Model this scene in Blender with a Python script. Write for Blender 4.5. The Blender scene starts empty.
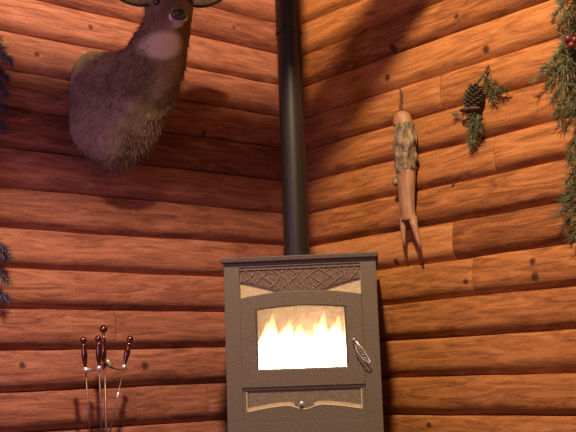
import bpy, bmesh, math, random
from mathutils import Vector, Matrix, noise
C = bpy.context.scene.collection
V = Vector
rnd = random.Random(7)

# ------------------------------------------------------------------ materials
def new_mat(name):
    m = bpy.data.materials.new(name); m.use_nodes = True
    nt = m.node_tree; nt.nodes.clear()
    out = nt.nodes.new('ShaderNodeOutputMaterial')
    b = nt.nodes.new('ShaderNodeBsdfPrincipled')
    nt.links.new(b.outputs[0], out.inputs[0])
    return m, nt, b

def N(nt, t, **kw):
    n = nt.nodes.new(t)
    for k, v in kw.items():
        if k.startswith('i_'):
            key = k[2:]
            n.inputs[int(key) if key.isdigit() else key].default_value = v
        else: setattr(n, k, v)
    return n

def ramp(nt, fac, stops):
    r = nt.nodes.new('ShaderNodeValToRGB')
    e = r.color_ramp.elements
    while len(e) < len(stops): e.new(0.5)
    for el, (p, c) in zip(e, stops):
        el.position = p; el.color = (c[0], c[1], c[2], 1)
    if fac is not None: nt.links.new(fac, r.inputs[0])
    return r

def mottled(name, c1, c2, scale=60, rough=0.6, metal=0.0, bump=0.15, stretch=(1,1,1), detail=4, coat=0.0, spec=0.5, bdist=0.004):
    m, nt, b = new_mat(name)
    tc = N(nt, 'ShaderNodeTexCoord'); mp = N(nt, 'ShaderNodeMapping')
    mp.inputs['Scale'].default_value = stretch
    nt.links.new(tc.outputs['Object'], mp.inputs[0])
    nz = N(nt, 'ShaderNodeTexNoise', i_Scale=scale, i_Detail=detail, i_Roughness=0.65)
    nt.links.new(mp.outputs[0], nz.inputs['Vector'])
    r = ramp(nt, nz.outputs[0], [(0.32, c1), (0.68, c2)])
    nt.links.new(r.outputs[0], b.inputs['Base Color'])
    b.inputs['Roughness'].default_value = rough; b.inputs['Metallic'].default_value = metal
    b.inputs['Specular IOR Level'].default_value = spec
    if coat: b.inputs['Coat Weight'].default_value = coat
    if bump:
        bp = N(nt, 'ShaderNodeBump', i_Strength=bump, i_Distance=bdist)
        nt.links.new(nz.outputs[0], bp.inputs['Height']); nt.links.new(bp.outputs[0], b.inputs['Normal'])
    return m

def math_n(nt, op, a, b=None, clamp=False):
    n = nt.nodes.new('ShaderNodeMath'); n.operation = op; n.use_clamp = clamp
    for i, v in enumerate((a, b)):
        if v is None: continue
        if isinstance(v, (int, float)): n.inputs[i].default_value = v
        else: nt.links.new(v, n.inputs[i])
    return n.outputs[0]

def log_material(name, axis, knots, palette):
    """axis: 0 = logs run along x, 1 = along y"""
    m, nt, b = new_mat(name)
    tc = N(nt, 'ShaderNodeTexCoord')
    sep = N(nt, 'ShaderNodeSeparateXYZ'); nt.links.new(tc.outputs['Object'], sep.inputs[0])
    u = sep.outputs[axis]; z = sep.outputs[2]
    at = N(nt, 'ShaderNodeAttribute', attribute_name='tone'); tone = at.outputs['Fac']
    off = math_n(nt, 'MULTIPLY', tone, 37.0)
    def grain(su, sz, detail, rough, dist=0.0):
        cb = N(nt, 'ShaderNodeCombineXYZ')
        nt.links.new(math_n(nt, 'MULTIPLY', u, su), cb.inputs[0])
        nt.links.new(math_n(nt, 'MULTIPLY', z, sz), cb.inputs[1])
        nt.links.new(off, cb.inputs[2])
        n = N(nt, 'ShaderNodeTexNoise', i_Scale=1.0, i_Detail=detail, i_Roughness=rough, i_Distortion=dist)
        nt.links.new(cb.outputs[0], n.inputs['Vector']); return n.outputs[0]
    g1 = grain(3.0, 22, 5, 0.62, 1.8)      # broad streaks of heart and sap wood
    g2 = grain(7, 120, 4, 0.75, 0.8)          # fine grain
    g3 = grain(150, 210, 3, 0.85)          # rough sawn speckle
    mix = math_n(nt, 'ADD', math_n(nt, 'MULTIPLY', g1, 0.50), math_n(nt, 'MULTIPLY', g2, 0.25))
    mix = math_n(nt, 'ADD', mix, math_n(nt, 'MULTIPLY', g3, 0.25))
    mix = math_n(nt, 'ADD', mix, math_n(nt, 'MULTIPLY', math_n(nt, 'SUBTRACT', tone, 0.5), 0.20))
    r = ramp(nt, mix, [(0.28, palette[0]), (0.43, palette[1]), (0.54, palette[2]), (0.70, palette[3])])
    col = r.outputs[0]
    # knots
    acc = None
    for (ku, kz, kr) in knots:
        du = math_n(nt, 'MULTIPLY', math_n(nt, 'SUBTRACT', u, ku), 1.0 / kr)
        dz = math_n(nt, 'MULTIPLY', math_n(nt, 'SUBTRACT', z, kz), 1.0 / kr)
        d = math_n(nt, 'ADD', math_n(nt, 'MULTIPLY', du, du), math_n(nt, 'MULTIPLY', dz, dz))
        acc = d if acc is None else math_n(nt, 'MINIMUM', acc, d)
    wob = math_n(nt, 'MULTIPLY', math_n(nt, 'SUBTRACT', g3, 0.5), 1.6)
    acc = math_n(nt, 'ADD', acc, wob)
    kf = N(nt, 'ShaderNodeMapRange', clamp=True)
    kf.inputs[1].default_value = 0.45; kf.inputs[2].default_value = 2.2; kf.inputs[3].default_value = 0.85; kf.inputs[4].default_value = 0.0
    nt.links.new(acc, kf.inputs[0])
    mx = N(nt, 'ShaderNodeMix', data_type='RGBA')
    nt.links.new(kf.outputs[0], mx.inputs[0]); nt.links.new(col, mx.inputs[6])
    mx.inputs[7].default_value = (0.045, 0.012, 0.008, 1)
    nt.links.new(mx.outputs[2], b.inputs['Base Color'])
    b.inputs['Roughness'].default_value = 0.55; b.inputs['Specular IOR Level'].default_value = 0.25
    bp = N(nt, 'ShaderNodeBump', i_Strength=0.45, i_Distance=0.006)
    nt.links.new(math_n(nt, 'ADD', math_n(nt, 'MULTIPLY', g2, 0.6), math_n(nt, 'MULTIPLY', g3, 0.5)), bp.inputs['Height'])
    nt.links.new(bp.outputs[0], b.inputs['Normal'])
    return m

# ------------------------------------------------------------------ helpers
def tag(o, label, cat, group=None):
    o['label'] = label; o['category'] = cat
    if group: o['group'] = group
    return o
def thing(name, label, cat, loc=(0,0,0), rot=(0,0,0), group=None):
    o = bpy.data.objects.new(name, None); C.objects.link(o)
    o.location = loc; o.rotation_euler = rot; o.empty_display_size = 0.1
    return tag(o, label, cat, group)
def obj(name, bm, mat, parent=None, smooth=False, bevel=0, recalc=True):
    if recalc: bmesh.ops.recalc_face_normals(bm, faces=bm.faces)
    me = bpy.data.meshes.new(name); bm.to_mesh(me); bm.free()
    for m in (mat if isinstance(mat, list) else [mat]): me.materials.append(m)
    if smooth:
        for p in me.polygons: p.use_smooth = True
    o = bpy.data.objects.new(name, me); C.objects.link(o)
    if parent is not None: o.parent = parent
    if bevel:
        b = o.modifiers.new('bevel', 'BEVEL'); b.width = bevel; b.segments = 2; b.limit_method = 'ANGLE'
    return o
def box(bm, x0, x1, y0, y1, z0, z1, mi=0):
    vs = [bm.verts.new((x, y, z)) for z in (z0, z1) for y in (y0, y1) for x in (x0, x1)]
    for f in ((0,1,3,2),(4,6,7,5),(0,4,5,1),(2,3,7,6),(0,2,6,4),(1,5,7,3)):
        bm.faces.new([vs[i] for i in f]).material_index = mi
def prism(bm, pts, y0, y1):
    """pts: (x,z) outline, extruded from y0 (front) to y1"""
    a = [bm.verts.new((x, y0, z)) for x, z in pts]; b = [bm.verts.new((x, y1, z)) for x, z in pts]
    bm.faces.new(a); bm.faces.new(list(reversed(b)))
    n = len(pts)
    for i in range(n): bm.faces.new((a[i], b[i], b[(i+1) % n], a[(i+1) % n]))
def ring_plate(bm, outer, inner, y0, y1):
    n = len(outer)
    L = [[bm.verts.new((x, y, z)) for x, z in P] for y in (y0, y1) for P in (outer, inner)]
    of, inf, ob, ib = L
    for i in range(n):
        j = (i+1) % n
        bm.faces.new((of[i], of[j], inf[j], inf[i])); bm.faces.new((ob[i], ib[i], ib[j], ob[j]))
        bm.faces.new((of[i], ob[i], ob[j], of[j])); bm.faces.new((inf[i], inf[j], ib[j], ib[i]))
def frame_of(d):
    d = d.normalized(); a = V((0,0,1)) if abs(d.z) < 0.9 else V((1,0,0))
    s = d.cross(a).normalized(); return s, d.cross(s).normalized()
def tube(bm, pts, rad, n=10, closed=False):
    pts = [V(p) for p in pts]; m = len(pts)
    rs = rad if isinstance(rad, (list, tuple)) else [rad]*m
    rings = []; s = None
    for i, p in enumerate(pts):
        if closed: d = pts[(i+1) % m] - pts[i-1]
        else: d = pts[min(i+1, m-1)] - pts[max(i-1, 0)]
        if d.length < 1e-9: d = V((0,0,1))
        d.normalize()
        if s is None: s, t = frame_of(d)
        else:
            s = s - d*s.dot(d)
            if s.length < 1e-6: s, t = frame_of(d)
            s.normalize(); t = d.cross(s)
        rings.append([bm.verts.new(p + (s*math.cos(2*math.pi*k/n) + t*math.sin(2*math.pi*k/n))*rs[i]) for k in range(n)])
    for i in range(m if closed else m-1):
        A, B = rings[i], rings[(i+1) % m]
        for k in range(n): bm.faces.new((A[k], A[(k+1) % n], B[(k+1) % n], B[k]))
    if not closed:
        bm.faces.new(list(reversed(rings[0]))); bm.faces.new(rings[-1])
def lathe(bm, prof, origin=(0,0,0), axis=(0,0,1), n=20):
    """prof: (radius, height) along axis"""
    o = V(origin); a = V(axis).normalized(); s, t = frame_of(a)
    rings = [[bm.verts.new(o + a*h + (s*math.cos(2*math.pi*k/n) + t*math.sin(2*math.pi*k/n))*max(r, 1e-4)) for k in range(n)] for r, h in prof]
    for A, B in zip(rings, rings[1:]):
        for k in range(n): bm.faces.new((A[k], A[(k+1) % n], B[(k+1) % n], B[k]))
    bm.faces.new(list(reversed(rings[0]))); bm.faces.new(rings[-1])
def ball(bm, c, r, sc=(1,1,1), sub=2, rot=None):
    M = Matrix.Translation(V(c)) @ (rot.to_4x4() if rot else Matrix.Identity(4)) @ Matrix.Diagonal((r*sc[0], r*sc[1], r*sc[2], 1))
    bmesh.ops.create_icosphere(bm, subdivisions=sub, radius=1, matrix=M)

# ------------------------------------------------------------------ log walls
H = 0.165; Z0 = 2.5
PROF = [(0.0, 0.000), (0.0, 0.0165), (0.02, 0.0195), (0.10, 0.0240), (0.24, 0.0290), (0.42, 0.0335), (0.58, 0.0355),
        (0.70, 0.0355), (0.78, 0.0325), (0.85, 0.0250), (0.92, 0.0130), (1.0, 0.000)]
def log_wall(name, mat, u0, u1, place, joints, seed, tones):
    bm = bmesh.new(); lay = bm.verts.layers.float.new('tone')
    r = random.Random(seed)
    def seam(k, u):   # hand-hewn: each seam wanders by a few millimetres
        return Z0 - k*H + 0.0055*noise.noise(V((u*1.3, k*7.7, seed))) + 0.003*noise.noise(V((u*5.1, k*3.1, seed+9)))
    for k in range(-5, 16):
        js = sorted([u0] + [j for j in joints.get(k, [])] + [u1])
        for si, (a, b) in enumerate(zip(js, js[1:])):
            tone = tones.get((k, si), min(0.95, max(0.05, r.gauss(0.5, 0.2))))
            e = 0.0012; a2, b2 = a+e, b-e
            n = max(2, int((b2-a2)/0.03))
            swell = r.uniform(0.88, 1.12); ph = r.uniform(0, 50)
            rows = []
            for i in range(n+1):
                u = a2 + (b2-a2)*i/n
                zt, zb = seam(k, u), max(0.0, seam(k+1, u))
                row = []
                endf = min(1.0, 0.80 + min(u-a2, b2-u)/0.02*0.2)
                for t, o in PROF:
                    oo = o*swell*endf*(1 + 0.13*noise.noise(V((u*2.2, t*2.0, ph))) + 0.06*noise.noise(V((u*9, t*4.0, ph))))
                    v = bm.verts.new(place(u, oo, zt + (zb-zt)*t)); v[lay] = tone; row.append(v)
                for zz in (zb, zt):
                    v = bm.verts.new(place(u, -0.06, zz)); v[lay] = tone; row.append(v)
                rows.append(row)
            m = len(rows[0])
            for A, B in zip(rows, rows[1:]):
                for j in range(m): bm.faces.new((A[j], A[(j+1) % m], B[(j+1) % m], B[j]))
            bm.faces.new(rows[0]); bm.faces.new(list(reversed(rows[-1])))
    o = obj(name, bm, mat)
    for p in o.data.polygons: p.use_smooth = True
    o.data.set_sharp_from_angle(angle=math.radians(50))
    o['kind'] = 'structure'
    return o

palR = [(0.060, 0.018, 0.008), (0.23, 0.083, 0.025), (0.42, 0.168, 0.052), (0.60, 0.285, 0.105)]
palL = [(0.055, 0.018, 0.012), (0.195, 0.067, 0.041), (0.36, 0.138, 0.086), (0.52, 0.24, 0.160)]  # same siding as palR, with pinkish light mixed into the colour
kL = [(-0.977, 0.775, 0.016), (-1.232, 2.262, 0.010), (-0.435, 2.415, 0.008), (-1.55, 0.79, 0.012), (-0.62, 1.86, 0.012), (-1.49, 2.09, 0.009)]
kR = [(-1.253, 2.050, 0.015), (-1.108, 2.238, 0.011), (-0.715, 2.200, 0.017), (-0.672, 2.068, 0.015), (-1.416, 1.127, 0.013), (-1.426, 1.066, 0.016),
      (-1.067, 1.078, 0.011), (-0.809, 0.478, 0.012), (-1.60, 2.075, 0.013), (-0.66, 1.205, 0.013), (-1.02, 1.50, 0.009)]
matL = log_material('stained_log_siding_pink_light', 0, kL, palL)
matR = log_material('stained_log_siding_amber', 1, kR, palR)
log_wall('wall_left', matL, -3.4, 0.0, lambda u, o, z: (u, -o, z),
         {9: [-1.115], 11: [-0.632, -1.015], 3: [-2.2], 6: [-2.6], 1: [-2.0]}, 3,
         {(1,1): 0.62, (2,0): 0.6, (6,1): 0.55, (7,0): 0.6, (8,0): 0.5, (9,0): 0.42, (9,1): 0.46, (10,0): 0.5, (11,0): 0.4, (11,1): 0.44, (11,2): 0.46, (12,0): 0.5})
log_wall('wall_right', matR, -3.4, 0.0, lambda u, o, z: (-o, u, z),
         {3: [-0.985], 5: [-1.255], 7: [-1.004], 8: [-1.101], 12: [-1.451], 1: [-2.2], 10: [-2.5]}, 11,
         {(7,1): 0.85, (7,0): 0.2, (6,0): 0.36, (2,0): 0.66, (3,0): 0.55, (3,1): 0.5, (5,1): 0.5, (5,0): 0.62, (4,0): 0.5, (8,0): 0.55, (8,1): 0.6,
          (9,0): 0.42, (10,0): 0.5, (11,0): 0.5, (12,0): 0.6, (12,1): 0.6})

# floor, hearth slab, roof beam
mfloor = mottled('floor_boards', (0.10, 0.045, 0.02), (0.19, 0.09, 0.04), 9, 0.45, stretch=(1, 8, 1))
bm = bmesh.new()
for i in range(36):
    y = -4.9 + i*0.14
    box(bm, -4.6, 0.06, y+0.001, y+0.139, -0.04, 0.0)
fl = obj('floor', bm, mfloor); fl['kind'] = 'structure'
mslate = mottled('hearth_slate', (0.05, 0.047, 0.045), (0.11, 0.10, 0.095), 14, 0.6)
bm = bmesh.new()
pts = [(-0.04, -0.04), (-1.75, -0.04), (-1.75, -0.42), (-1.0, -1.36), (-0.5, -1.75), (-0.04, -1.75)]
lo = [bm.verts.new((x, y, 0.0)) for x, y in pts]; hi = [bm.verts.new((x, y, 0.2)) for x, y in pts]
bm.faces.new(hi); bm.faces.new(list(reversed(lo)))
for i in range(6): bm.faces.new((lo[i], lo[(i+1) % 6], hi[(i+1) % 6], hi[i]))
he = obj('trim_1', bm, mslate, bevel=0.008); he['kind'] = 'structure'
bm = bmesh.new()
rr = random.Random(5)
tube(bm, [(x*0.2-4.2, -1.3 + rr.uniform(-.006, .006), 2.835 + rr.uniform(-.006, .006)) for x in range(22)], [0.115+rr.uniform(-.005, .005) for _ in range(22)], 18)
be = obj('trim_2', bm, matL, smooth=True); be['kind'] = 'structure'

# ------------------------------------------------------------------ wood stove
miron = mottled('stove_grey_brown_iron', (0.072, 0.057, 0.039), (0.19, 0.154, 0.108), 190, 0.55, 0.0, 0.35, spec=0.4)  # haze of glow over the stove is mixed into this grey brown
miron_d = mottled('stove_top_dark_iron', (0.05, 0.034, 0.026), (0.10, 0.07, 0.055), 120, 0.6, 0.0, 0.3)
mtan = mottled('worn_brass_relief', (0.42, 0.33, 0.19), (0.62, 0.50, 0.30), 110, 0.5, 0.0, 0.3)
mscroll = mottled('bronze_scrollwork', (0.075, 0.045, 0.028), (0.19, 0.12, 0.08), 150, 0.5, 0.0, 0.4)
mscroll2 = mottled('bronze_scrollwork_edges', (0.17, 0.11, 0.08), (0.30, 0.21, 0.16), 150, 0.45, 0.0, 0.3)
mbrick = mottled('firebrick', (0.14, 0.105, 0.09), (0.24, 0.185, 0.165), 30, 0.9, 0.0, 0.4)
mchrome = mottled('bright_chrome', (0.80, 0.77, 0.72), (0.92, 0.89, 0.85), 20, 0.30, 0.75, 0)
m, nt, b = new_mat('stove_glass'); mglass = m
nt.nodes.remove(b)
tr = N(nt, 'ShaderNodeBsdfTransparent'); gl = N(nt, 'ShaderNodeBsdfGlossy'); gl.inputs['Roughness'].default_value = 0.05
mxs = N(nt, 'ShaderNodeMixShader'); mxs.inputs[0].default_value = 0.05
nt.links.new(tr.outputs[0], mxs.inputs[1]); nt.links.new(gl.outputs[0], mxs.inputs[2])
nt.links.new(mxs.outputs[0], nt.nodes['Material Output'].inputs[0])
m, nt, b = new_mat('flame'); mflame = m
nt.nodes.remove(b)
out = nt.nodes['Material Output']
tr = N(nt, 'ShaderNodeBsdfTransparent'); nt.links.new(tr.outputs[0], out.inputs['Surface'])
tc = N(nt, 'ShaderNodeTexCoord'); sp = N(nt, 'ShaderNodeSeparateXYZ'); nt.links.new(tc.outputs['Generated'], sp.inputs[0])
rc = ramp(nt, sp.outputs[2], [(0.0, (1.0, 0.74, 0.40)), (0.5, (1.0, 0.68, 0.33)), (0.8, (1.0, 0.58, 0.24)), (1.0, (1.0, 0.48, 0.17))])
st = N(nt, 'ShaderNodeMapRange'); st.inputs[1].default_value = 0.55; st.inputs[2].default_value = 1.0; st.inputs[3].default_value = 95.0; st.inputs[4].default_value = 22.0
nt.links.new(sp.outputs[2], st.inputs[0])
em = N(nt, 'ShaderNodeEmission'); nt.links.new(rc.outputs[0], em.inputs[0]); nt.links.new(st.outputs[0], em.inputs[1])
nt.links.new(em.outputs[0], out.inputs['Volume'])
m, nt, b = new_mat('flame_core'); mcore = m
nt.nodes.remove(b)
em = N(nt, 'ShaderNodeEmission'); em.inputs[0].default_value = (1.0, 0.78, 0.46, 1); em.inputs[1].default_value = 9.0
nt.links.new(em.outputs[0], nt.nodes['Material Output'].inputs[0])

SX, SY = -0.6636, -0.7244
stove = thing('wood_stove', 'grey brown cast iron wood stove with a fire burning behind its arched glass door', 'stove', (SX, SY, 0.2), (0, 0, -math.pi/4))
Zs = 0.2   # everything below is given in height above the floor
def Q(bm):
    bmesh.ops.translate(bm, verts=bm.verts, vec=(0, 0, -Zs)); return bm
W = 0.3135
bm = bmesh.new()                                    # shell: sides, back, bottom, shelf behind panels
box(bm, -W, -W+0.03, 0.02, 0.50, 0.44, 1.178); box(bm, W-0.03, W, 0.02, 0.50, 0.44, 1.178)
box(bm, -W+0.03, W-0.03, 0.47, 0.50, 0.44, 1.178); box(bm, -W+0.03, W-0.03, 0.02, 0.47, 0.44, 0.47)
obj('body', Q(bm), miron, stove, bevel=0.004)
bm = bmesh.new()
ring_plate(bm, [(-W, 0.44), (W, 0.44), (W, 1.178), (-W, 1.178)], [(-0.2475, 0.53), (0.2475, 0.53), (0.2475, 1.158), (-0.2475, 1.158)], 0.0, 0.03)
box(bm, -0.2475, 0.2475, 0.0, 0.03, 0.657, 0.674)
obj('front_frame', Q(bm), miron, stove, bevel=0.003)
bm = bmesh.new()
box(bm, -0.324, 0.324, -0.016, 0.515, 1.178, 1.199)
obj('top_plate', Q(bm), miron_d, stove, bevel=0.004)
bm = bmesh.new()                                    # pedestal
prism(bm, [(-0.20, 0.232), (0.20, 0.232), (0.17, 0.44), (-0.17, 0.44)], 0.08, 0.42)
box(bm, -0.24, 0.24, 0.04, 0.46, 0.2, 0.232)
obj('pedestal', Q(bm), miron, stove, bevel=0.005)
# decorated panel above the door
bm = bmesh.new(); box(bm, -0.25, 0.25, 0.016, 0.028, 1.02, 1.16)
pan = obj('upper_panel', Q(bm), mtan, stove); pan['label'] = 'pale brass panel above the door'
def wl(x):   # lower edge of the scrollwork, leaves the two pale wedges free
    a = 1.055 - 0.020*(x/0.245)**2
    w = 1.100 if False else 0
    t = max(0.0, (abs(x) - 0.065)/0.18)
    return a - 0.004 + (0.068 if x > 0 else 0.070)*t**1.0
xs = [-0.245 + 0.49*i/48 for i in range(49)]
bm = bmesh.new()
prism(bm, [(x, wl(x)) for x in xs] + [(0.245, 1.15), (-0.245, 1.15)], 0.006, 0.016)
sc = obj('scrollwork', Q(bm), mscroll, pan); sc['label'] = 'dark bronze scrolled relief'
bm = bmesh.new()
r2 = random.Random(21)
for i in range(15):                                  # interlaced vines
    xc = -0.225 + i*0.032; s = 1 if i % 2 else -1
    pts = []
    for j in range(13):
        t = j/12; x = xc + s*0.055*(t-0.5)*1.5 + 0.010*math.sin(t*6.3+i)
        z = 1.146 - t*0.088
        if abs(x) < 0.242 and z > wl(x)+0.004: pts.append((x, 0.004, z))
    if len(pts) > 2: tube(bm, pts, 0.0022, 6)
for i in range(46):                                  # leaves
    x = r2.uniform(-0.23, 0.23); z = r2.uniform(1.06, 1.143)
    if z > wl(x)+0.010:
        ball(bm, (x, 0.005, z), 0.007, (1.0, 0.45, 0.5), 1, Matrix.Rotation(r2.uniform(0, 3.1), 3, 'Y'))
for (x0, x1, y0, y1, z0, z1) in ((-0.247, 0.247, 0.0, 0.014, 1.147, 1.151),): box(bm, x0, x1, y0, y1, z0, z1)
obj('vine', Q(bm), mscroll2, sc)
# arched door
def arch(x0, x1, zb, ze, zc, n=24, inset=0.0):
    top = []
    for i in range(n+1):
        t = i/n; x = x1 + (x0-x1)*t
        top.append((x, ze + (zc-ze)*(1-(2*t-1)**2)))
    bot = [(x0 + (x1-x0)*i/n, zb) for i in range(n+1)]
    return bot + top
bm = bmesh.new()
ring_plate(bm, arch(-0.2495, 0.2495, 0.668, 1.031, 1.055), arch(-0.186, 0.184, 0.738, 0.982, 0.994), -0.006, -0.0005)
door = obj('door', Q(bm), miron, stove, bevel=0.003)
bm = bmesh.new()
ring_plate(bm, arch(-0.186, 0.184, 0.738, 0.982, 0.994), arch(-0.179, 0.177, 0.741, 0.979, 0.991), -0.003, 0.006)
obj('glass_gasket', Q(bm), miron_d, door)
bm = bmesh.new()
prism(bm, arch(-0.183, 0.181, 0.741, 0.980, 0.992)[:25] + arch(-0.183, 0.181, 0.741, 0.980, 0.992)[25:], 0.002, 0.006)
obj('glass_pane', Q(bm), mglass, door)
bm = bmesh.new()                                     # chrome coil handle
a, c1, c2 = V((0.2105, -0.030, 0.847)), V((0.274, -0.030, 0.757)), V((0.242, -0.030, 0.768))
tube(bm, [a, a.lerp(c1, .5)+V((.004, 0, .004)), c1, c1+V((-.008, 0, -.005)), c2+V((.006,0,-.004)), c2, a.lerp(c2, .5)+V((-.006, 0, -.004))], 0.0026, 8, closed=True)
for i in range(5):
    t = 0.3 + i*0.15; p, q_ = a.lerp(c1, t), a.lerp(c2, t); tube(bm, [p, (p+q_)/2+V((0,-.006,0)), q_], 0.0007, 6)
tube(bm, [(0.2105, -0.003, 0.848), (0.2105, -0.034, 0.847)], 0.005, 10)
h = obj('door_handle', Q(bm), mchrome, door, smooth=True); h['label'] = 'bright chrome coil handle'
# lower panel with bracket-shaped apron
bm = bmesh.new(); box(bm, -0.247, 0.247, 0.009, 0.026, 0.525, 0.657)
mrec = mottled('tarnished_recess', (0.11, 0.088, 0.055), (0.23, 0.185, 0.12), 160, 0.5, 0.0, 0.4)
lp = obj('lower_panel', Q(bm), mrec, stove)
def ogee(x):
    X = abs(x - 0.0)
    if X < 0.07: return 0.5755 + 0.016*(0.5-0.5*math.cos(math.pi*X/0.07))
    return 0.5915 - 0.021*((X-0.07)/0.16)**1.5
xs = [-0.232 + 0.464*i/60 for i in range(61)]
bm = bmesh.new()
prism(bm, [(0.2475, 0.528), (0.2475, 0.655), (0.232, 0.655)] + [(x, ogee(x)) for x in reversed(xs)] + [(-0.232, 0.655), (-0.2475, 0.655), (-0.2475, 0.528)], 0.0, 0.0095)
obj('apron', Q(bm), miron, stove)
bm = bmesh.new()
tube(bm, [(-0.232, 0.002, 0.652)] + [(x, 0.001, ogee(x)+0.002) for x in xs] + [(0.232, 0.002, 0.652)], 0.0028, 8)
for s in (-1, 1):
    prism(bm, [(s*x, ogee(x)+0.002) for x in [0.04+0.19*i/20 for i in range(21)]] + [(s*x, ogee(x)+0.016) for x in [0.23-0.19*i/20 for i in range(21)]], 0.005, 0.0095)
tr_ = obj('apron_trim', Q(bm), mtan, lp, smooth=False); tr_['label'] = 'pale brass bead edging'
bm = bmesh.new(); lathe(bm, [(0.004, 0), (0.004, 0.010), (0.010, 0.014), (0.010, 0.020), (0.004, 0.024)], (-0.0105, 0.009, 0.600), (0, -1, 0), 16)
k = obj('ash_door_knob', Q(bm), mchrome, lp, smooth=True); k['label'] = 'small chrome knob'
# firebox of brick
bm = bmesh.new()
box(bm, -0.27, 0.27, 0.40, 0.42, 0.69, 1.02); box(bm, -0.283, -0.27, 0.03, 0.42, 0.69, 1.02); box(bm, 0.27, 0.283, 0.03, 0.42, 0.69, 1.02)
box(bm, -0.283, 0.283, 0.03, 0.42, 0.67, 0.69); box(bm, -0.283, 0.283, 0.03, 0.42, 1.02, 1.035)
obj('firebox', Q(bm), mbrick, stove)
# the fire: tongues of flame over an ember bed, inside the firebox
fire = thing('fire', 'bright yellow white log fire burning inside the stove behind the glass', 'fire', (SX + 0.7071*0.2, SY + 0.7071*0.2, 0.69), (0, 0, -math.pi/4))
mem = mottled('embers', (0.02, 0.01, 0.008), (0.10, 0.05, 0.03), 40, 0.9, bump=0.5)
nt = mem.node_tree; b = [n for n in nt.nodes if n.type == 'BSDF_PRINCIPLED'][0]
b.inputs['Emission Color'].default_value = (1, 0.35, 0.07, 1); b.inputs['Emission Strength'].default_value = 4.0
bm = bmesh.new()
for i in range(60):
    ball(bm, (rnd.uniform(-0.2, 0.2), rnd.uniform(-0.13, 0.12), rnd.uniform(0.012, 0.03)), rnd.uniform(0.012, 0.026), (1.2, 1, 0.8), 1)
o = obj('ember_bed', bm, mem, fire); o['kind'] = 'stuff'
for (x, y, hgt, r) in ((-0.128, -0.06, 0.275, 0.062), (-0.075, 0.03, 0.250, 0.075), (-0.01, -0.04, 0.232, 0.078), (0.05, 0.04, 0.240, 0.075),
                       (0.082, -0.06, 0.278, 0.060), (0.135, 0.0, 0.258, 0.068), (-0.172, 0.0, 0.250, 0.058), (0.180, -0.04, 0.252, 0.054), (0.115, -0.08, 0.225, 0.06), (-0.05, -0.085, 0.215, 0.07), (0.0, 0.09, 0.205, 0.09), (-0.11, 0.09, 0.226, 0.08), (0.11, 0.09, 0.226, 0.08)):
    ph = rnd.uniform(0, 6); fo = None
    for nm, kr, kh, mt in (('flame', 1.2, 1.0, mflame), ('flame_core', 0.62, 0.55, mcore)):
        bm = bmesh.new(); pts = []; rs = []
        n = 20
        for i in range(n+1):
            t = i/n
            pts.append((x + 0.012*math.sin(t*kh*5+ph)*t, y + 0.008*math.cos(t*kh*4+ph)*t, 0.02 + hgt*kh*t))
            rs.append(r*kr*(0.86+0.14*math.sin(t*5))*(1-t)**(0.62 if mt is mcore else 0.8) + 0.001 if t > 0.03 else r*kr*0.8)
        tube(bm, pts, rs, 16)
        o = obj(nm, bm, mt, fo or fire, smooth=True); fo = fo or o

# stove pipe
mpipe = mottled('black_pipe_enamel', (0.010, 0.008, 0.006), (0.022, 0.017, 0.013), 90, 0.42, 0.0, 0.2)
pipe = thing('stove_pipe', 'tall black metal stove pipe rising from the top of the wood stove', 'pipe', (-0.499, -0.522, 1.199))
bm = bmesh.new(); lathe(bm, [(0.0545, 0.0), (0.0545, 1.05)], n=36); obj('lower_section', bm, mpipe, pipe, smooth=True)
bm = bmesh.new(); lathe(bm, [(0.0565, 1.04), (0.0565, 2.3)], n=36); obj('upper_section', bm, mpipe, pipe, smooth=True)
bm = bmesh.new(); lathe(bm, [(0.055, 1.028), (0.0585, 1.03), (0.0595, 1.038), (0.0585, 1.046), (0.055, 1.048)], n=36)
obj('joint_band', bm, mpipe, pipe, smooth=True)
bm = bmesh.new(); lathe(bm, [(0.055, 0.0), (0.066, 0.0), (0.066, 0.012), (0.058, 0.014), (0.058, 0.06), (0.0545, 0.062)], n=36)
obj('collar', bm, mpipe, pipe)
for o in pipe.children:
    o.data.set_sharp_from_angle(angle=math.radians(40))

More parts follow.
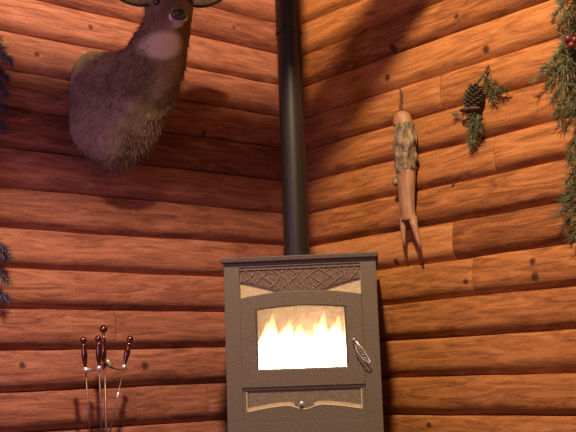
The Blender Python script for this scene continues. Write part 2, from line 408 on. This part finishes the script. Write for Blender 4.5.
# ------------------------------------------------------------------ deer mount
mfur, nt, b = new_mat('deer_fur')
tc = N(nt, 'ShaderNodeTexCoord')
n1 = N(nt, 'ShaderNodeTexNoise', i_Scale=9, i_Detail=4); nt.links.new(tc.outputs['Object'], n1.inputs['Vector'])
n2 = N(nt, 'ShaderNodeTexNoise', i_Scale=170, i_Detail=3, i_Roughness=0.7); nt.links.new(tc.outputs['Object'], n2.inputs['Vector'])
f = math_n(nt, 'ADD', math_n(nt, 'MULTIPLY', n1.outputs[0], 0.5), math_n(nt, 'MULTIPLY', n2.outputs[0], 0.5))
r = ramp(nt, f, [(0.36, (0.10, 0.066, 0.038)), (0.5, (0.22, 0.155, 0.092)), (0.66, (0.38, 0.28, 0.19))])
def mask(center, scale, lo, hi, prev, color, amount):
    sub = N(nt, 'ShaderNodeVectorMath', operation='SUBTRACT'); nt.links.new(tc.outputs['Object'], sub.inputs[0]); sub.inputs[1].default_value = center
    mul = N(nt, 'ShaderNodeVectorMath', operation='DIVIDE'); nt.links.new(sub.outputs[0], mul.inputs[0]); mul.inputs[1].default_value = scale
    ln = N(nt, 'ShaderNodeVectorMath', operation='LENGTH'); nt.links.new(mul.outputs[0], ln.inputs[0])
    wob = math_n(nt, 'ADD', ln.outputs['Value'], math_n(nt, 'MULTIPLY', math_n(nt, 'SUBTRACT', f, 0.5), 1.4))
    mr = N(nt, 'ShaderNodeMapRange'); mr.inputs[1].default_value = lo; mr.inputs[2].default_value = hi; mr.inputs[3].default_value = amount; mr.inputs[4].default_value = 0
    nt.links.new(wob, mr.inputs[0])
    mx = N(nt, 'ShaderNodeMix', data_type='RGBA'); nt.links.new(mr.outputs[0], mx.inputs[0]); nt.links.new(prev, mx.inputs[6]); mx.inputs[7].default_value = (*color, 1)
    return mx.outputs[2]
DX = V((-1.12, -0.03, 1.9))
def rel(p): return tuple(V(p) - DX)
col = r.outputs[0]
col = mask(rel((-1.125, -0.46, 2.085)), (0.085, 0.20, 0.062), 0.7, 1.1, col, (0.74, 0.62, 0.42), 1.0)   # pale throat patch
col = mask(rel((-1.14, -0.60, 2.138)), (0.046, 0.05, 0.018), 0.6, 1.2, col, (0.70, 0.62, 0.52), 0.5)          # white chin
col = mask(rel((-1.30, -0.17, 1.75)), (0.085, 0.16, 0.13), 0.5, 1.3, col, (0.42, 0.31, 0.20), 0.6)            # pale shoulder hair
nt.links.new(col, b.inputs['Base Color']); b.inputs['Roughness'].default_value = 0.85; b.inputs['Specular IOR Level'].default_value = 0.15
bp = N(nt, 'ShaderNodeBump', i_Strength=0.9, i_Distance=0.008); nt.links.new(n2.outputs[0], bp.inputs['Height']); nt.links.new(bp.outputs[0], b.inputs['Normal'])

S = {'T0': ((-1.195, -.02, 2.0), .142), 'T1': ((-1.195, -.06, 2.0), .143), 'T2': ((-1.19, -.08, 1.814), .159), 'T3': ((-1.162, -.14, 1.742), .134), 'T4': ((-1.145, -.16, 1.935), .185),
     'T5': ((-1.130, -.22, 1.855), .142), 'N1': ((-1.100, -.28, 1.975), .142), 'N2': ((-1.078, -.33, 2.084), .122), 'N3': ((-1.068, -.38, 2.176), .107),
     'HB': ((-1.072, -.42, 2.268), .100), 'BR': ((-1.085, -.44, 2.30), .080), 'M1': ((-1.090, -.47, 2.246), .072), 'M2': ((-1.122, -.54, 2.205), .047), 'NO': ((-1.148, -.595, 2.172), .034), 'CH': ((-1.136, -.575, 2.150), .027),
     'JL': ((-1.108, -.45, 2.20), .055)}
links = ['T0 T1', 'T0 T2', 'T1 T2', 'T2 T3', 'T1 T4', 'T4 T5', 'T3 T5', 'T2 T4', 'T4 N1', 'T5 N1', 'N1 N2', 'N2 N3', 'N3 HB', 'HB BR', 'HB M1', 'BR M1', 'M1 M2', 'M2 NO', 'M2 CH', 'NO CH', 'N3 JL', 'JL CH', 'HB JL']
bm = bmesh.new()
for l in links:
    a, c_ = l.split(); t = bmesh.new()
    for kx in (a, c_):
        ball(t, V(S[kx][0]) - DX, S[kx][1], sub=3)
    res = bmesh.ops.convex_hull(t, input=t.verts)
    dead = [g for g in res['geom_interior'] if isinstance(g, bmesh.types.BMVert)]
    bmesh.ops.delete(t, geom=dead, context='VERTS')
    me = bpy.data.meshes.new('tmp'); t.to_mesh(me); t.free(); bm.from_mesh(me); bpy.data.meshes.remove(me)
deer = thing('deer_mount', 'brown deer shoulder mount with its head turned, hung high on the left log wall', 'deer mount', DX)
body = obj('body', bm, mfur, deer, smooth=True)
md = body.modifiers.new('r', 'REMESH'); md.mode = 'VOXEL'; md.voxel_size = 0.011; md.use_smooth_shade = True
ms = body.modifiers.new('s', 'SMOOTH'); ms.iterations = 10; ms.factor = 0.5
dg = bpy.context.evaluated_depsgraph_get()
me = bpy.data.meshes.new_from_object(body.evaluated_get(dg)); body.modifiers.clear(); body.data = me
bm = bmesh.new(); bm.from_mesh(me)
g = bm.verts[:] + bm.edges[:] + bm.faces[:]
cut = bmesh.ops.bisect_plane(bm, geom=g, plane_co=(0, -0.008, 0), plane_no=(0, 1, 0), clear_outer=True)
bmesh.ops.holes_fill(bm, edges=[e for e in bm.edges if e.is_boundary])
bm.normal_update()
for v in bm.verts:
    w = v.co + DX
    amt = 0.007 if w.y > -0.40 else 0.003
    if v.co.y < -0.012:
        v.co += v.normal*(amt*noise.noise(w*23) + amt*0.9*noise.noise(V((w.x*60, w.y*60, w.z*25))) + (0.014*noise.noise(w*6) if w.y > -0.35 else 0))
bm.to_mesh(me); bm.free()
for p in me.polygons: p.use_smooth = True
# tufts of longer hair along brisket and lower edge
mh = mfur
bm = bmesh.new(); r3 = random.Random(3)
from mathutils.bvhtree import BVHTree
polys = [p for p in me.polygons if (p.center.y + DX.y) > -0.42 and p.center.y < -0.03]
for i in range(2600):
    p = polys[r3.randrange(len(polys))]
    c0 = p.center + V((r3.uniform(-.006, .006), r3.uniform(-.006, .006), r3.uniform(-.006, .006)))
    d = (p.normal*0.55 + V((-0.1, 0.35, -0.75)) + V((r3.uniform(-.3, .3), r3.uniform(-.3, .3), r3.uniform(-.3, .3)))).normalized()
    L = r3.uniform(0.018, 0.034); s, t_ = frame_of(d)
    a = [bm.verts.new(c0 - p.normal*0.002 + (s*math.cos(q_) + t_*math.sin(q_))*0.0022) for q_ in (0, 2.09, 4.19)]
    tip = bm.verts.new(c0 + d*L)
    for j in range(3): bm.faces.new((a[j], a[(j+1) % 3], tip))
ho = obj('hair', bm, mfur, deer); ho['kind'] = 'stuff'
# nose, eyes, ears
mnose = mottled('wet_black_nose', (0.012, 0.010, 0.010), (0.03, 0.025, 0.024), 60, 0.22, coat=1.0, bump=0.05)
fwd = (V(S['NO'][0]) - V(S['M1'][0])).normalized()
side = fwd.cross(V((0, 0, 1))).normalized(); up = side.cross(fwd)
RM = Matrix((side, fwd, up)).transposed()
bm = bmesh.new()
npos = V(S['NO'][0]) + fwd*0.018 + up*0.003 - DX
ball(bm, npos, 0.036, (1.0, 0.55, 0.70), 3, RM)
for s in (-1, 1): ball(bm, npos + side*s*0.017 + fwd*0.010 - up*0.004, 0.013, (1.0, 0.8, 0.9), 2, RM)
o = obj('nose', bm, mnose, deer, smooth=True); o['label'] = 'shiny black nose'
mwhite = mottled('white_muzzle_hair', (0.55, 0.48, 0.40), (0.80, 0.74, 0.66), 160, 0.8)
for s in (-1, 1):
    bm = bmesh.new(); ball(bm, V(S['NO'][0]) - DX + side*s*0.028 + fwd*0.006 - up*0.010, 0.014, (0.8, 0.8, 1.2), 2, RM)
    o = obj('muzzle_patch', bm, mwhite, deer, smooth=True); o['label'] = 'white hair beside the nose'
meye = mottled('glass_eye', (0.01, 0.006, 0.004), (0.02, 0.012, 0.008), 30, 0.06, coat=1.0, bump=0)
for s, e in ((-1, (-1.163, -0.462, 2.262)), (1, (-1.030, -0.512, 2.274))):
    bm = bmesh.new(); ball(bm, V(e) - DX, 0.017, sub=3); o = obj('eye', bm, meye, deer, smooth=True); o['label'] = 'dark glass eye'
mear = mottled('ear_inner', (0.20, 0.13, 0.09), (0.34, 0.24, 0.17), 90, 0.9)
for (a, t) in (((-1.155, -.415, 2.288), (-1.340, -.37, 2.296)), ((-0.985, -.425, 2.315), (-0.790, -.46, 2.372))):
    a, t = V(a)-DX, V(t)-DX; ax = (t-a); L = ax.length; ax.normalize()
    fr = V((-0.64, -0.75, -0.15)); sd = ax.cross(fr).normalized(); fr = sd.cross(ax)
    for nm, sc_, mt, dy in (('ear', 1.0, mfur, 0.0), ('ear_lining', 0.78, mear, 0.0035)):
        bm = bmesh.new(); rows = []
        for i in range(13):
            q_ = i/12; w = 0.040*sc_*math.sin(math.pi*(0.16 + 0.84*q_)**0.9)**0.8*(1.0) + 0.002
            if i == 12: w = 0.003
            row = []
            for j in range(9):
                uu = -1 + j/4
                row.append(a + ax*(L*(q_*sc_ + (1-sc_)*0.35)) + sd*(w*uu) + fr*(0.022*uu*uu*(1-q_*0.6) + dy - 0.012))
            rows.append([bm.verts.new(p) for p in row])
        for A, B in zip(rows, rows[1:]):
            for j in range(8): bm.faces.new((A[j], A[j+1], B[j+1], B[j]))
        ext = bmesh.ops.solidify(bm, geom=bm.faces[:], thickness=0.003)
        if nm == 'ear': eo = obj('ear', bm, mt, deer, smooth=True)
        else: obj('ear_lining', bm, mt, eo, smooth=True)

# ------------------------------------------------------------------ fireplace tools
mgrip = mottled('polished_dark_brass', (0.16, 0.07, 0.05), (0.26, 0.13, 0.09), 40, 0.18, 1.0, 0.05)
mshaft = mottled('worn_steel_shaft', (0.16, 0.11, 0.085), (0.26, 0.19, 0.15), 60, 0.42, 0.8, 0.1)
mblack = mottled('black_iron', (0.03, 0.027, 0.025), (0.06, 0.055, 0.05), 80, 0.5, 0.6, 0.2)
mbrush = mottled('brush_bristle', (0.10, 0.07, 0.04), (0.24, 0.17, 0.10), 120, 0.9, stretch=(8, 8, 1))
G = 'fireplace tools hanging on the stand'
def handle_parts(root, d, shiny=True):
    """turned grip along local -z from the finial ball (top at z=0 of the ball centre)"""
    bm = bmesh.new()
    ball(bm, (0, 0, 0), 0.0135, sub=3)
    o = obj('finial', bm, mgrip, root, smooth=True)
    bm = bmesh.new()
    lathe(bm, [(0.004, -0.012), (0.005, -0.018), (0.009, -0.024), (0.0065, -0.030), (0.010, -0.040), (0.0125, -0.055), (0.0120, -0.068), (0.0095, -0.085), (0.0062, -0.100), (0.0075, -0.106), (0.005, -0.110)], n=18)
    obj('grip', bm, mgrip, root, smooth=True)
    bm = bmesh.new()
    lathe(bm, [(0.005, -0.106), (0.0095, -0.109), (0.0115, -0.117), (0.0095, -0.125), (0.004, -0.129)], n=16)
    o = obj('ferrule', bm, mchrome, root, smooth=True); o['label'] = 'bright ferrule'
def tool(name, label, top, low, zend, kind):
    top, low = V(top), V(low); d = (low-top).normalized()
    root = thing(name, label, 'fireplace tool', top, (0, 0, 0), G)
    root.rotation_mode = 'QUATERNION'; root.rotation_quaternion = V((0, 0, -1)).rotation_difference(d)
    handle_parts(root, d)
    L = (top.z - zend)/abs(d.z)
    bm = bmesh.new(); tube(bm, [(0, 0, -0.12), (0, 0, -L+0.14)], 0.0028, 10); obj('shaft', bm, mshaft, root, smooth=True)
    bm = bmesh.new()
    if kind == 'shovel':
        tube(bm, [(0, 0, -L+0.15), (0, 0, -L+0.11)], 0.006, 10)
        rows = []
        for i in range(7):
            t = i/6; w = 0.030 + 0.018*min(1, t*2.5); rows.append([bm.verts.new((x*w, 0.012*(x*x) - 0.006, -L+0.125-t*0.125)) for x in (-1, -.6, -.2, .2, .6, 1)])
        for A, B in zip(rows, rows[1:]):
            for j in range(5): bm.faces.new((A[j], A[j+1], B[j+1], B[j]))
        bmesh.ops.solidify(bm, geom=bm.faces[:], thickness=0.002)
        obj('blade', bm, mblack, root)
    elif kind == 'brush':
        lathe(bm, [(0.006, -L+0.15), (0.016, -L+0.14), (0.018, -L+0.11), (0.032, -L+0.02), (0.030, -L)], n=20); obj('bristles', bm, mbrush, root, smooth=True)
    else:
        tube(bm, [(0, 0, -L+0.15), (0, 0, -L+0.03), (0, 0, -L)], [0.0042, 0.0042, 0.0012], 10)
        tube(bm, [(0, 0, -L+0.07), (0.018, 0, -L+0.055), (0.030, 0, -L+0.07), (0.032, 0, -L+0.085)], [0.004, 0.004, 0.0035, 0.001], 10)
        obj('hook', bm, mblack, root, smooth=True)
    return root
TY = -0.22
tool('poker', 'fireplace poker with a dark turned grip, leftmost on the tool stand', (-1.379, TY, 0.881), (-1.352, TY, 0.535), 0.27, 'poker')
tool('brush', 'fireplace brush with a dark turned grip, hanging just left of the taller stand finial', (-1.323, TY-0.02, 0.885), (-1.312, TY-0.02, 0.524), 0.29, 'brush')
t = tool('shovel', 'slanting fireplace shovel with a dark turned grip, rightmost on the tool stand', (-1.163, TY, 0.884), (-1.261, TY, 0.514), 0.30, 'shovel')
bm = bmesh.new(); lathe(bm, [(0.004, -0.222), (0.0065, -0.225), (0.0065, -0.245), (0.004, -0.248)], n=14)
o = obj('shaft_sleeve', bm, mchrome, t, smooth=True); o['label'] = 'bright sleeve on the shaft'
stand = thing('tool_stand', 'dark metal fireplace tool stand with a tall ball finial and curved hooks beside the stove', 'tool stand', (-1.278, TY+0.012, 0.2))
bm = bmesh.new(); lathe(bm, [(0.10, 0), (0.10, 0.008), (0.085, 0.018), (0.03, 0.03), (0.012, 0.05), (0.008, 0.07)], n=30); obj('base', bm, mblack, stand, smooth=True)
bm = bmesh.new(); tube(bm, [(0.012, 0, 0.05), (0.002, 0, 0.575)], 0.0048, 12); obj('post', bm, mshaft, stand, smooth=True)
bm = bmesh.new()
lathe(bm, [(0.006, 0.570), (0.011, 0.578), (0.007, 0.590), (0.009, 0.60), (0.0118, 0.625), (0.009, 0.648), (0.006, 0.66), (0.0095, 0.672), (0.0095, 0.682), (0.005, 0.69), (0.006, 0.706)], (-0.002, 0, 0), n=18)
obj('grip', bm, mgrip, stand, smooth=True)
bm = bmesh.new(); ball(bm, (-0.002, 0, 0.725), 0.0165, sub=3); obj('finial', bm, mgrip, stand, smooth=True)
bm = bmesh.new()
tube(bm, [(0.002, 0, 0.60), (0.010, -.01, 0.583), (0.022, -.012, 0.572), (0.05, -.012, 0.562), (0.085, -.012, 0.560), (0.098, -.014, 0.564)], [0.006, 0.007, 0.005, 0.0028, 0.0026, 0.0026], 10)
tube(bm, [(0.0, 0, 0.575), (-0.02, -.012, 0.565), (-0.055, -.02, 0.562), (-0.088, -.015, 0.560), (-0.097, -.014, 0.568)], [0.006, 0.004, 0.0028, 0.0026, 0.0026], 10)
obj('hook', bm, mshaft, stand, smooth=True)
for (p_, r_c, sc_c, ro) in (((0.014, -0.014, 0.587), 0.010, (1, 1, 1.9), -0.6), ((-0.034, -0.018, 0.566), 0.008, (1.6, 1, 1), 0), ((-0.090, -0.026, 0.563), 0.010, (1.9, 1, .9), 0)):
    bm = bmesh.new(); ball(bm, p_, r_c, sc_c, 2, Matrix.Rotation(ro, 3, 'Y'))
    o = obj('hook_collar', bm, mchrome, stand, smooth=True); o['label'] = 'bright collar on a hook'

# ------------------------------------------------------------------ hanging carved ornament on the right wall
mbare = mottled('bare_carved_wood', (0.25, 0.12, 0.055), (0.43, 0.235, 0.12), 22, 0.55, stretch=(3, 3, 0.6))
mbark = mottled('mossy_bark', (0.025, 0.018, 0.012), (0.40, 0.29, 0.17), 34, 0.95, stretch=(1.4, 1.4, 0.7), bump=1.0, bdist=0.01)
mcord = mottled('dark_cord', (0.05, 0.022, 0.012), (0.10, 0.05, 0.028), 60, 0.8)
orn = thing('carved_ornament', 'long carved wooden ornament with bark covered middle and forked tip, hanging by a cord', 'wall ornament', (-0.085, -0.806, 1.258))
def loft(bm, secs, n=20, wob=0.0, seed=0):
    """secs: (y, z, half width y, half depth x, x offset)"""
    rows = []
    for (y, z, hw, hd, xo) in secs:
        row = []
        for k in range(n):
            a = 2*math.pi*k/n; f = 1 + wob*noise.noise(V((math.cos(a)*2.2, math.sin(a)*2.2, z*24 + seed)))
            row.append(bm.verts.new((xo + math.cos(a)*hd*f, y + math.sin(a)*hw*0.92*f, z)))
        rows.append(row)
    for A, B in zip(rows, rows[1:]):
        for k in range(n): bm.faces.new((A[k], A[(k+1) % n], B[(k+1) % n], B[k]))
    bm.faces.new(rows[0]); bm.faces.new(rows[-1])
def lerp_secs(keys, n):
    out = []
    for i in range(n+1):
        z = keys[0][1] + (keys[-1][1]-keys[0][1])*i/n
        for a, c_ in zip(keys, keys[1:]):
            if (a[1]-z)*(c_[1]-z) <= 1e-9:
                t = (z-a[1])/(c_[1]-a[1]) if abs(c_[1]-a[1]) > 1e-9 else 0
                t = t*t*(3-2*t) if len(keys) > 4 else t
                out.append(tuple(p+(q_-p)*t for p, q_ in zip(a, c_))); break
    return out
bm = bmesh.new()
loft(bm, lerp_secs([(0.0, 0.548, 0.051, 0.040, 0), (0.002, 0.572, 0.050, 0.039, 0), (0.004, 0.592, 0.042, 0.034, 0), (0.004, 0.606, 0.028, 0.024, 0), (0.003, 0.613, 0.008, 0.008, 0)], 14), 22, 0.05)
obj('carved_top', bm, mbare, orn, smooth=True)
bm = bmesh.new()
loft(bm, lerp_secs([(-0.008, 0.555, 0.046, 0.036, 0), (-0.006, 0.52, 0.052, 0.042, 0), (-0.006, 0.46, 0.060, 0.048, 0), (-0.004, 0.40, 0.058, 0.046, 0), (-0.002, 0.345, 0.052, 0.042, 0), (0, 0.325, 0.046, 0.036, 0)], 46), 40, 0.24, 5)
o = obj('bark_middle', bm, mbark, orn, smooth=True); o['label'] = 'rough mossy bark'
bm = bmesh.new()
loft(bm, lerp_secs([(-0.002, 0.337, 0.050, 0.038, 0), (-0.002, 0.30, 0.050, 0.036, 0), (0.0, 0.25, 0.046, 0.032, 0), (0.002, 0.19, 0.042, 0.028, 0), (0.0, 0.14, 0.044, 0.024, 0), (-0.004, 0.112, 0.046, 0.022, 0)], 20), 22, 0.04, 2)
obj('carved_tail', bm, mbare, orn, smooth=True)
for nm, pts, hw in (('prong', [(0.024, 0.13), (0.034, 0.08), (0.034, 0.04), (0.026, 0.0)], [0.021, 0.015, 0.010, 0.004]), ('prong', [(-0.024, 0.13), (-0.036, 0.08), (-0.052, 0.02), (-0.064, -0.025)], [0.024, 0.018, 0.012, 0.004])):
    bm = bmesh.new(); loft(bm, [(y, z, w, w*0.8, 0) for (y, z), w in zip(pts, hw)], 14); obj(nm, bm, mbare, orn, smooth=True)
bm = bmesh.new(); ball(bm, (0.0, 0.062, 0.30), 0.020, (0.8, 1.0, 1.1), 2); obj('knob', bm, mbark, orn, smooth=True)
bm = bmesh.new()
tube(bm, [(0, 0.002, 0.595), (0.01, 0.010, 0.63), (0.035, 0.042, 0.68), (0.045, 0.040, 0.71), (0.042, 0.048, 0.735)], 0.0045, 8)
tube(bm, [(0, 0.012, 0.60), (0.01, 0.026, 0.635), (0.035, 0.034, 0.685), (0.045, 0.047, 0.715)], 0.0035, 8)
obj('cord', bm, mcord, orn, smooth=True)

# ------------------------------------------------------------------ evergreens
mneedle = mottled('evergreen_needles', (0.035, 0.048, 0.016), (0.15, 0.155, 0.06), 50, 0.6, bump=0)
mneedle_b = mottled('blue_lit_evergreen_needles', (0.018, 0.026, 0.050), (0.05, 0.065, 0.10), 50, 0.6, bump=0)  # bluish light on the foliage is put into the needle colour
mtwig = mottled('twig_bark', (0.06, 0.03, 0.018), (0.13, 0.07, 0.04), 60, 0.85)
mcone = mottled('pine_cone_scale', (0.030, 0.026, 0.012), (0.12, 0.105, 0.05), 70, 0.7)
mberry = mottled('red_berry', (0.09, 0.010, 0.014), (0.15, 0.02, 0.022), 40, 0.35, coat=0.2, bump=0)
def needle(bm, p, d, L, w=0.0012):
    s, t = frame_of(d)
    a = [bm.verts.new(p + (s*math.cos(q_) + t*math.sin(q_))*w) for q_ in (0, 2.09, 4.19)]
    m_ = [bm.verts.new(p + d*L*0.55 + V((0, 0, -0.05*L)) + (s*math.cos(q_) + t*math.sin(q_))*w*0.9) for q_ in (0, 2.09, 4.19)]
    tip = bm.verts.new(p + d*L + V((0, 0, -0.15*L)))
    for j in range(3):
        bm.faces.new((a[j], a[(j+1) % 3], m_[(j+1) % 3], m_[j])); bm.faces.new((m_[j], m_[(j+1) % 3], tip))
def twig_needles(bmt, bmn, pts, r0, n, L, rg, wall_axis, spread=0.9, w=0.0014):
    pts = [V(p) for p in pts]
    tube(bmt, pts, [r0*(1-0.6*i/(len(pts)-1)) for i in range(len(pts))], 6)
    for i in range(n):
        t = rg.uniform(0.04, 1.0)*(len(pts)-1); j = min(int(t), len(pts)-2)
        p = pts[j].lerp(pts[j+1], t-j); d = (pts[j+1]-pts[j]).normalized()
        rv = V((rg.gauss(0, 1), rg.gauss(0, 1), rg.gauss(0, 1))).normalized()
        dd = (d*rg.uniform(0.4, 1.0) + rv*spread).normalized()
        q_ = p + dd*L
        if q_[wall_axis] > -0.03: dd[wall_axis] = -abs(dd[wall_axis])*0.5; dd.normalize()
        needle(bmn, p, dd, L*rg.uniform(0.6, 1.15), w)
def pine_cone(bm, base, axis, L, R):
    base, axis = V(base), V(axis).normalized(); s, t = frame_of(axis)
    lathe(bm, [(R*0.3, 0), (R*0.6, L*0.25), (R*0.55, L*0.6), (R*0.2, L*0.95)], base, axis, 12)
    n = 70
    for i in range(n):
        q_ = i/n; a = i*2.39996; rr_ = R*(math.sin(math.pi*(0.15+0.8*q_))**0.7)*0.62
        dirr = s*math.cos(a)+t*math.sin(a); c_ = base + axis*(L*q_) + dirr*rr_
        ox = (dirr*0.85 + axis*0.45).normalized(); sd = axis.cross(dirr).normalized(); u_ = sd.cross(ox)
        ball(bm, c_ + ox*R*0.2, 1.0, (R*0.24, R*0.30, R*0.09), 1, Matrix((sd, ox, u_)).transposed())

rg = random.Random(12)
# sprig with pine cone
sprig = thing('evergreen_sprig', 'small evergreen sprig with a pine cone hanging on the right log wall', 'evergreen sprig', (0, -0.012, -0.005))
bt, bn = bmesh.new(), bmesh.new()
twig_needles(bt, bn, [(-0.045, -1.262, 1.972), (-0.06, -1.232, 1.925), (-0.075, -1.195, 1.888)], 0.006, 40, 0.05, rg, 0)
twig_needles(bt, bn, [(-0.06, -1.238, 1.935), (-0.06, -1.285, 1.888), (-0.06, -1.325, 1.862), (-0.055, -1.345, 1.845)], 0.003, 130, 0.038, rg, 0)
twig_needles(bt, bn, [(-0.06, -1.25, 1.91), (-0.055, -1.27, 1.86), (-0.055, -1.285, 1.82)], 0.003, 90, 0.036, rg, 0)
twig_needles(bt, bn, [(-0.06, -1.19, 1.80), (-0.055, -1.11, 1.795), (-0.05, -1.065, 1.805)], 0.003, 60, 0.034, rg, 0)
twig_needles(bt, bn, [(-0.075, -1.19, 1.81), (-0.065, -1.175, 1.76), (-0.055, -1.16, 1.70), (-0.05, -1.158, 1.675)], 0.004, 260, 0.045, rg, 0)
twig_needles(bt, bn, [(-0.075, -1.20, 1.80), (-0.065, -1.205, 1.75), (-0.055, -1.20, 1.71)], 0.003, 90, 0.045, rg, 0)
obj('twig', bt, mtwig, sprig); o = obj('needles', bn, mneedle, sprig); o['kind'] = 'stuff'
bm = bmesh.new(); pine_cone(bm, (-0.078, -1.178, 1.80), (0.05, -0.32, 1), 0.100, 0.044); obj('pine_cone', bm, mcone, sprig)
# brown card-like scales under the cone
bm = bmesh.new(); ball(bm, (-0.080, -1.175, 1.800), 0.052, (0.55, 1.1, 0.22), 2, Matrix.Rotation(0.1, 3, 'X')); obj('cone_base', bm, mtwig, sprig, smooth=True)

def garland(name, label, pts_branches, stem, mat_n, axis, seed, berries, n_side, loc):
    rg = random.Random(seed)
    root = thing(name, label, 'garland', loc)
    bt, bn = bmesh.new(), bmesh.new()
    twig_needles(bt, bn, stem, 0.007, n_side, 0.055, rg, axis, 1.1)
    for br, n, L in pts_branches: twig_needles(bt, bn, br, 0.0035, n, L, rg, axis, 0.8)
    obj('stem', bt, mtwig, root); o = obj('needles', bn, mat_n, root); o['kind'] = 'stuff'
    for bset in berries:
        bm = bmesh.new()
        for (x, y, z, r) in bset: ball(bm, (x, y, z), r, sub=2)
        obj('berry_cluster', bm, mberry, root, smooth=True)
    return root
SG = [(-0.055, -1.675 + 0.015*math.sin(i*1.7), 2.36 - i*0.10) for i in range(13)]
brs = []
rb = random.Random(44)
def br(p, q_, n=90, L=0.042, sag=0.02):
    p, q_ = V(p), V(q_); brs.append(([p, p.lerp(q_, .35)+V((0, 0, sag*0.5)), p.lerp(q_, .7)+V((0, 0, sag*0.3)), q_], n, L))
for z0, y1, z1, n in ((2.30, -1.60, 2.22, 90), (2.24, -1.595, 2.14, 110), (2.17, -1.60, 2.07, 110), (2.10, -1.595, 2.02, 110), (2.03, -1.60, 1.95, 90), (1.98, -1.575, 1.90, 90),
                      (1.94, -1.50, 1.875, 110), (1.90, -1.475, 1.835, 120), (1.92, -1.535, 1.80, 110), (1.88, -1.55, 1.74, 130), (1.82, -1.555, 1.69, 130), (1.76, -1.56, 1.66, 110), (1.72, -1.60, 1.60, 80),
                      (1.64, -1.625, 1.54, 70), (1.57, -1.61, 1.48, 80), (1.52, -1.58, 1.40, 100), (1.46, -1.555, 1.34, 120), (1.42, -1.545, 1.29, 130), (1.36, -1.56, 1.24, 110), (1.30, -1.59, 1.19, 90)):
    br((-0.06, -1.675, z0), (-0.06 - rb.uniform(0, .03), y1, z1), n)
    br((-0.06, -1.675, z0), (-0.07 - rb.uniform(0, .04), -1.75 - rb.uniform(0, .05), z1 - 0.02), n//2)
    br((-0.06, -1.675, z0), (-0.13 - rb.uniform(0, .03), -1.67 + rb.uniform(-.03, .03), z1), n//2)
garland('evergreen_garland', 'green evergreen garland with a dark red berry cluster hanging down the right log wall', brs, SG, mneedle, 0, 31,
        [[(-0.145, -1.685, 1.940, 0.017), (-0.140, -1.710, 1.930, 0.016), (-0.150, -1.700, 1.910, 0.015)]], 420, (0, -0.05, 0))
SL = [(-1.685 + 0.012*math.sin(i*1.3), -0.06, 2.30 - i*0.12) for i in range(13)]
brs = []
for z0, x1, z1, n in ((2.14, -1.625, 2.08, 90), (2.09, -1.605, 2.02, 120), (2.02, -1.61, 1.95, 120), (1.96, -1.615, 1.88, 120), (1.88, -1.61, 1.82, 100), (1.8, -1.625, 1.74, 70), (1.30, -1.615, 1.25, 100), (1.27, -1.60, 1.215, 120), (1.20, -1.61, 1.12, 110), (1.10, -1.60, 1.05, 110), (1.6, -1.66, 1.5, 60), (1.45, -1.66, 1.36, 60)):
    br((-1.685, -0.06, z0), (x1, -0.07 - rb.uniform(0, .03), z1), n); br((-1.685, -0.06, z0), (-1.70 - rb.uniform(0, .06), -0.10, z1), n//2)
garland('evergreen_garland', 'dark evergreen foliage with a painted blue light tint hanging at the left edge of the left log wall', brs, SL, mneedle_b, 1, 77, [], 220, (-0.035, 0, 0))

# ------------------------------------------------------------------ light
def light(name, kind, loc, energy, color, **kw):
    l = bpy.data.lights.new(name, kind); l.energy = energy; l.color = color
    for k_, v_ in kw.items(): setattr(l, k_, v_)
    o = bpy.data.objects.new(name, l); C.objects.link(o); o.location = loc; return o
light('ceiling_lamp', 'POINT', (-2.2, -2.4, 3.75), 760, (1.0, 0.71, 0.44), shadow_soft_size=0.11)
light('front_fill', 'POINT', (-4.3, -3.7, 2.0), 45, (1.0, 0.72, 0.48), shadow_soft_size=0.22)  # added weak fill from behind the camera, lifts shade and gives glints
o = light('purple_fill', 'AREA', (-3.1, -0.8, 1.3), 14, (0.62, 0.30, 0.95), shape='RECTANGLE', size=0.7, size_y=1.3)  # added unseen fill light, tints the left side purple
o.rotation_euler = (V((-1.7, 0, 1.0)) - o.location).to_track_quat('-Z', 'Y').to_euler()
w = bpy.data.worlds.new('world'); bpy.context.scene.world = w; w.use_nodes = True
bg = w.node_tree.nodes['Background']; bg.inputs[0].default_value = (0.80, 0.46, 0.42, 1); bg.inputs[1].default_value = 0.13

# ------------------------------------------------------------------ camera
cam = bpy.data.cameras.new('camera'); co = bpy.data.objects.new('camera', cam); C.objects.link(co)
f, cx, cy, cz, yaw, pitch, roll = 1034.82294, -3.43482, -3.91687, 0.71985, 0.86506, 0.15117, -0.0356
fw = V((math.cos(pitch)*math.cos(yaw), math.cos(pitch)*math.sin(yaw), math.sin(pitch)))
rt = fw.cross(V((0, 0, 1))).normalized(); upv = rt.cross(fw)
r_ = rt*math.cos(roll) + upv*math.sin(roll); u_ = -rt*math.sin(roll) + upv*math.cos(roll)
M = Matrix((r_, u_, -fw)).transposed().to_4x4(); M.translation = (cx, cy, cz)
co.matrix_world = M
cam.sensor_fit = 'HORIZONTAL'; cam.sensor_width = 36; cam.lens = f/576*36
bpy.context.scene.camera = co
vs = bpy.context.scene.view_settings
bpy.context.scene.display_settings.display_device = 'sRGB'
vs.view_transform = 'Standard'; vs.look = 'None'; vs.exposure = 0.0; vs.gamma = 1.0; vs.use_curve_mapping = False
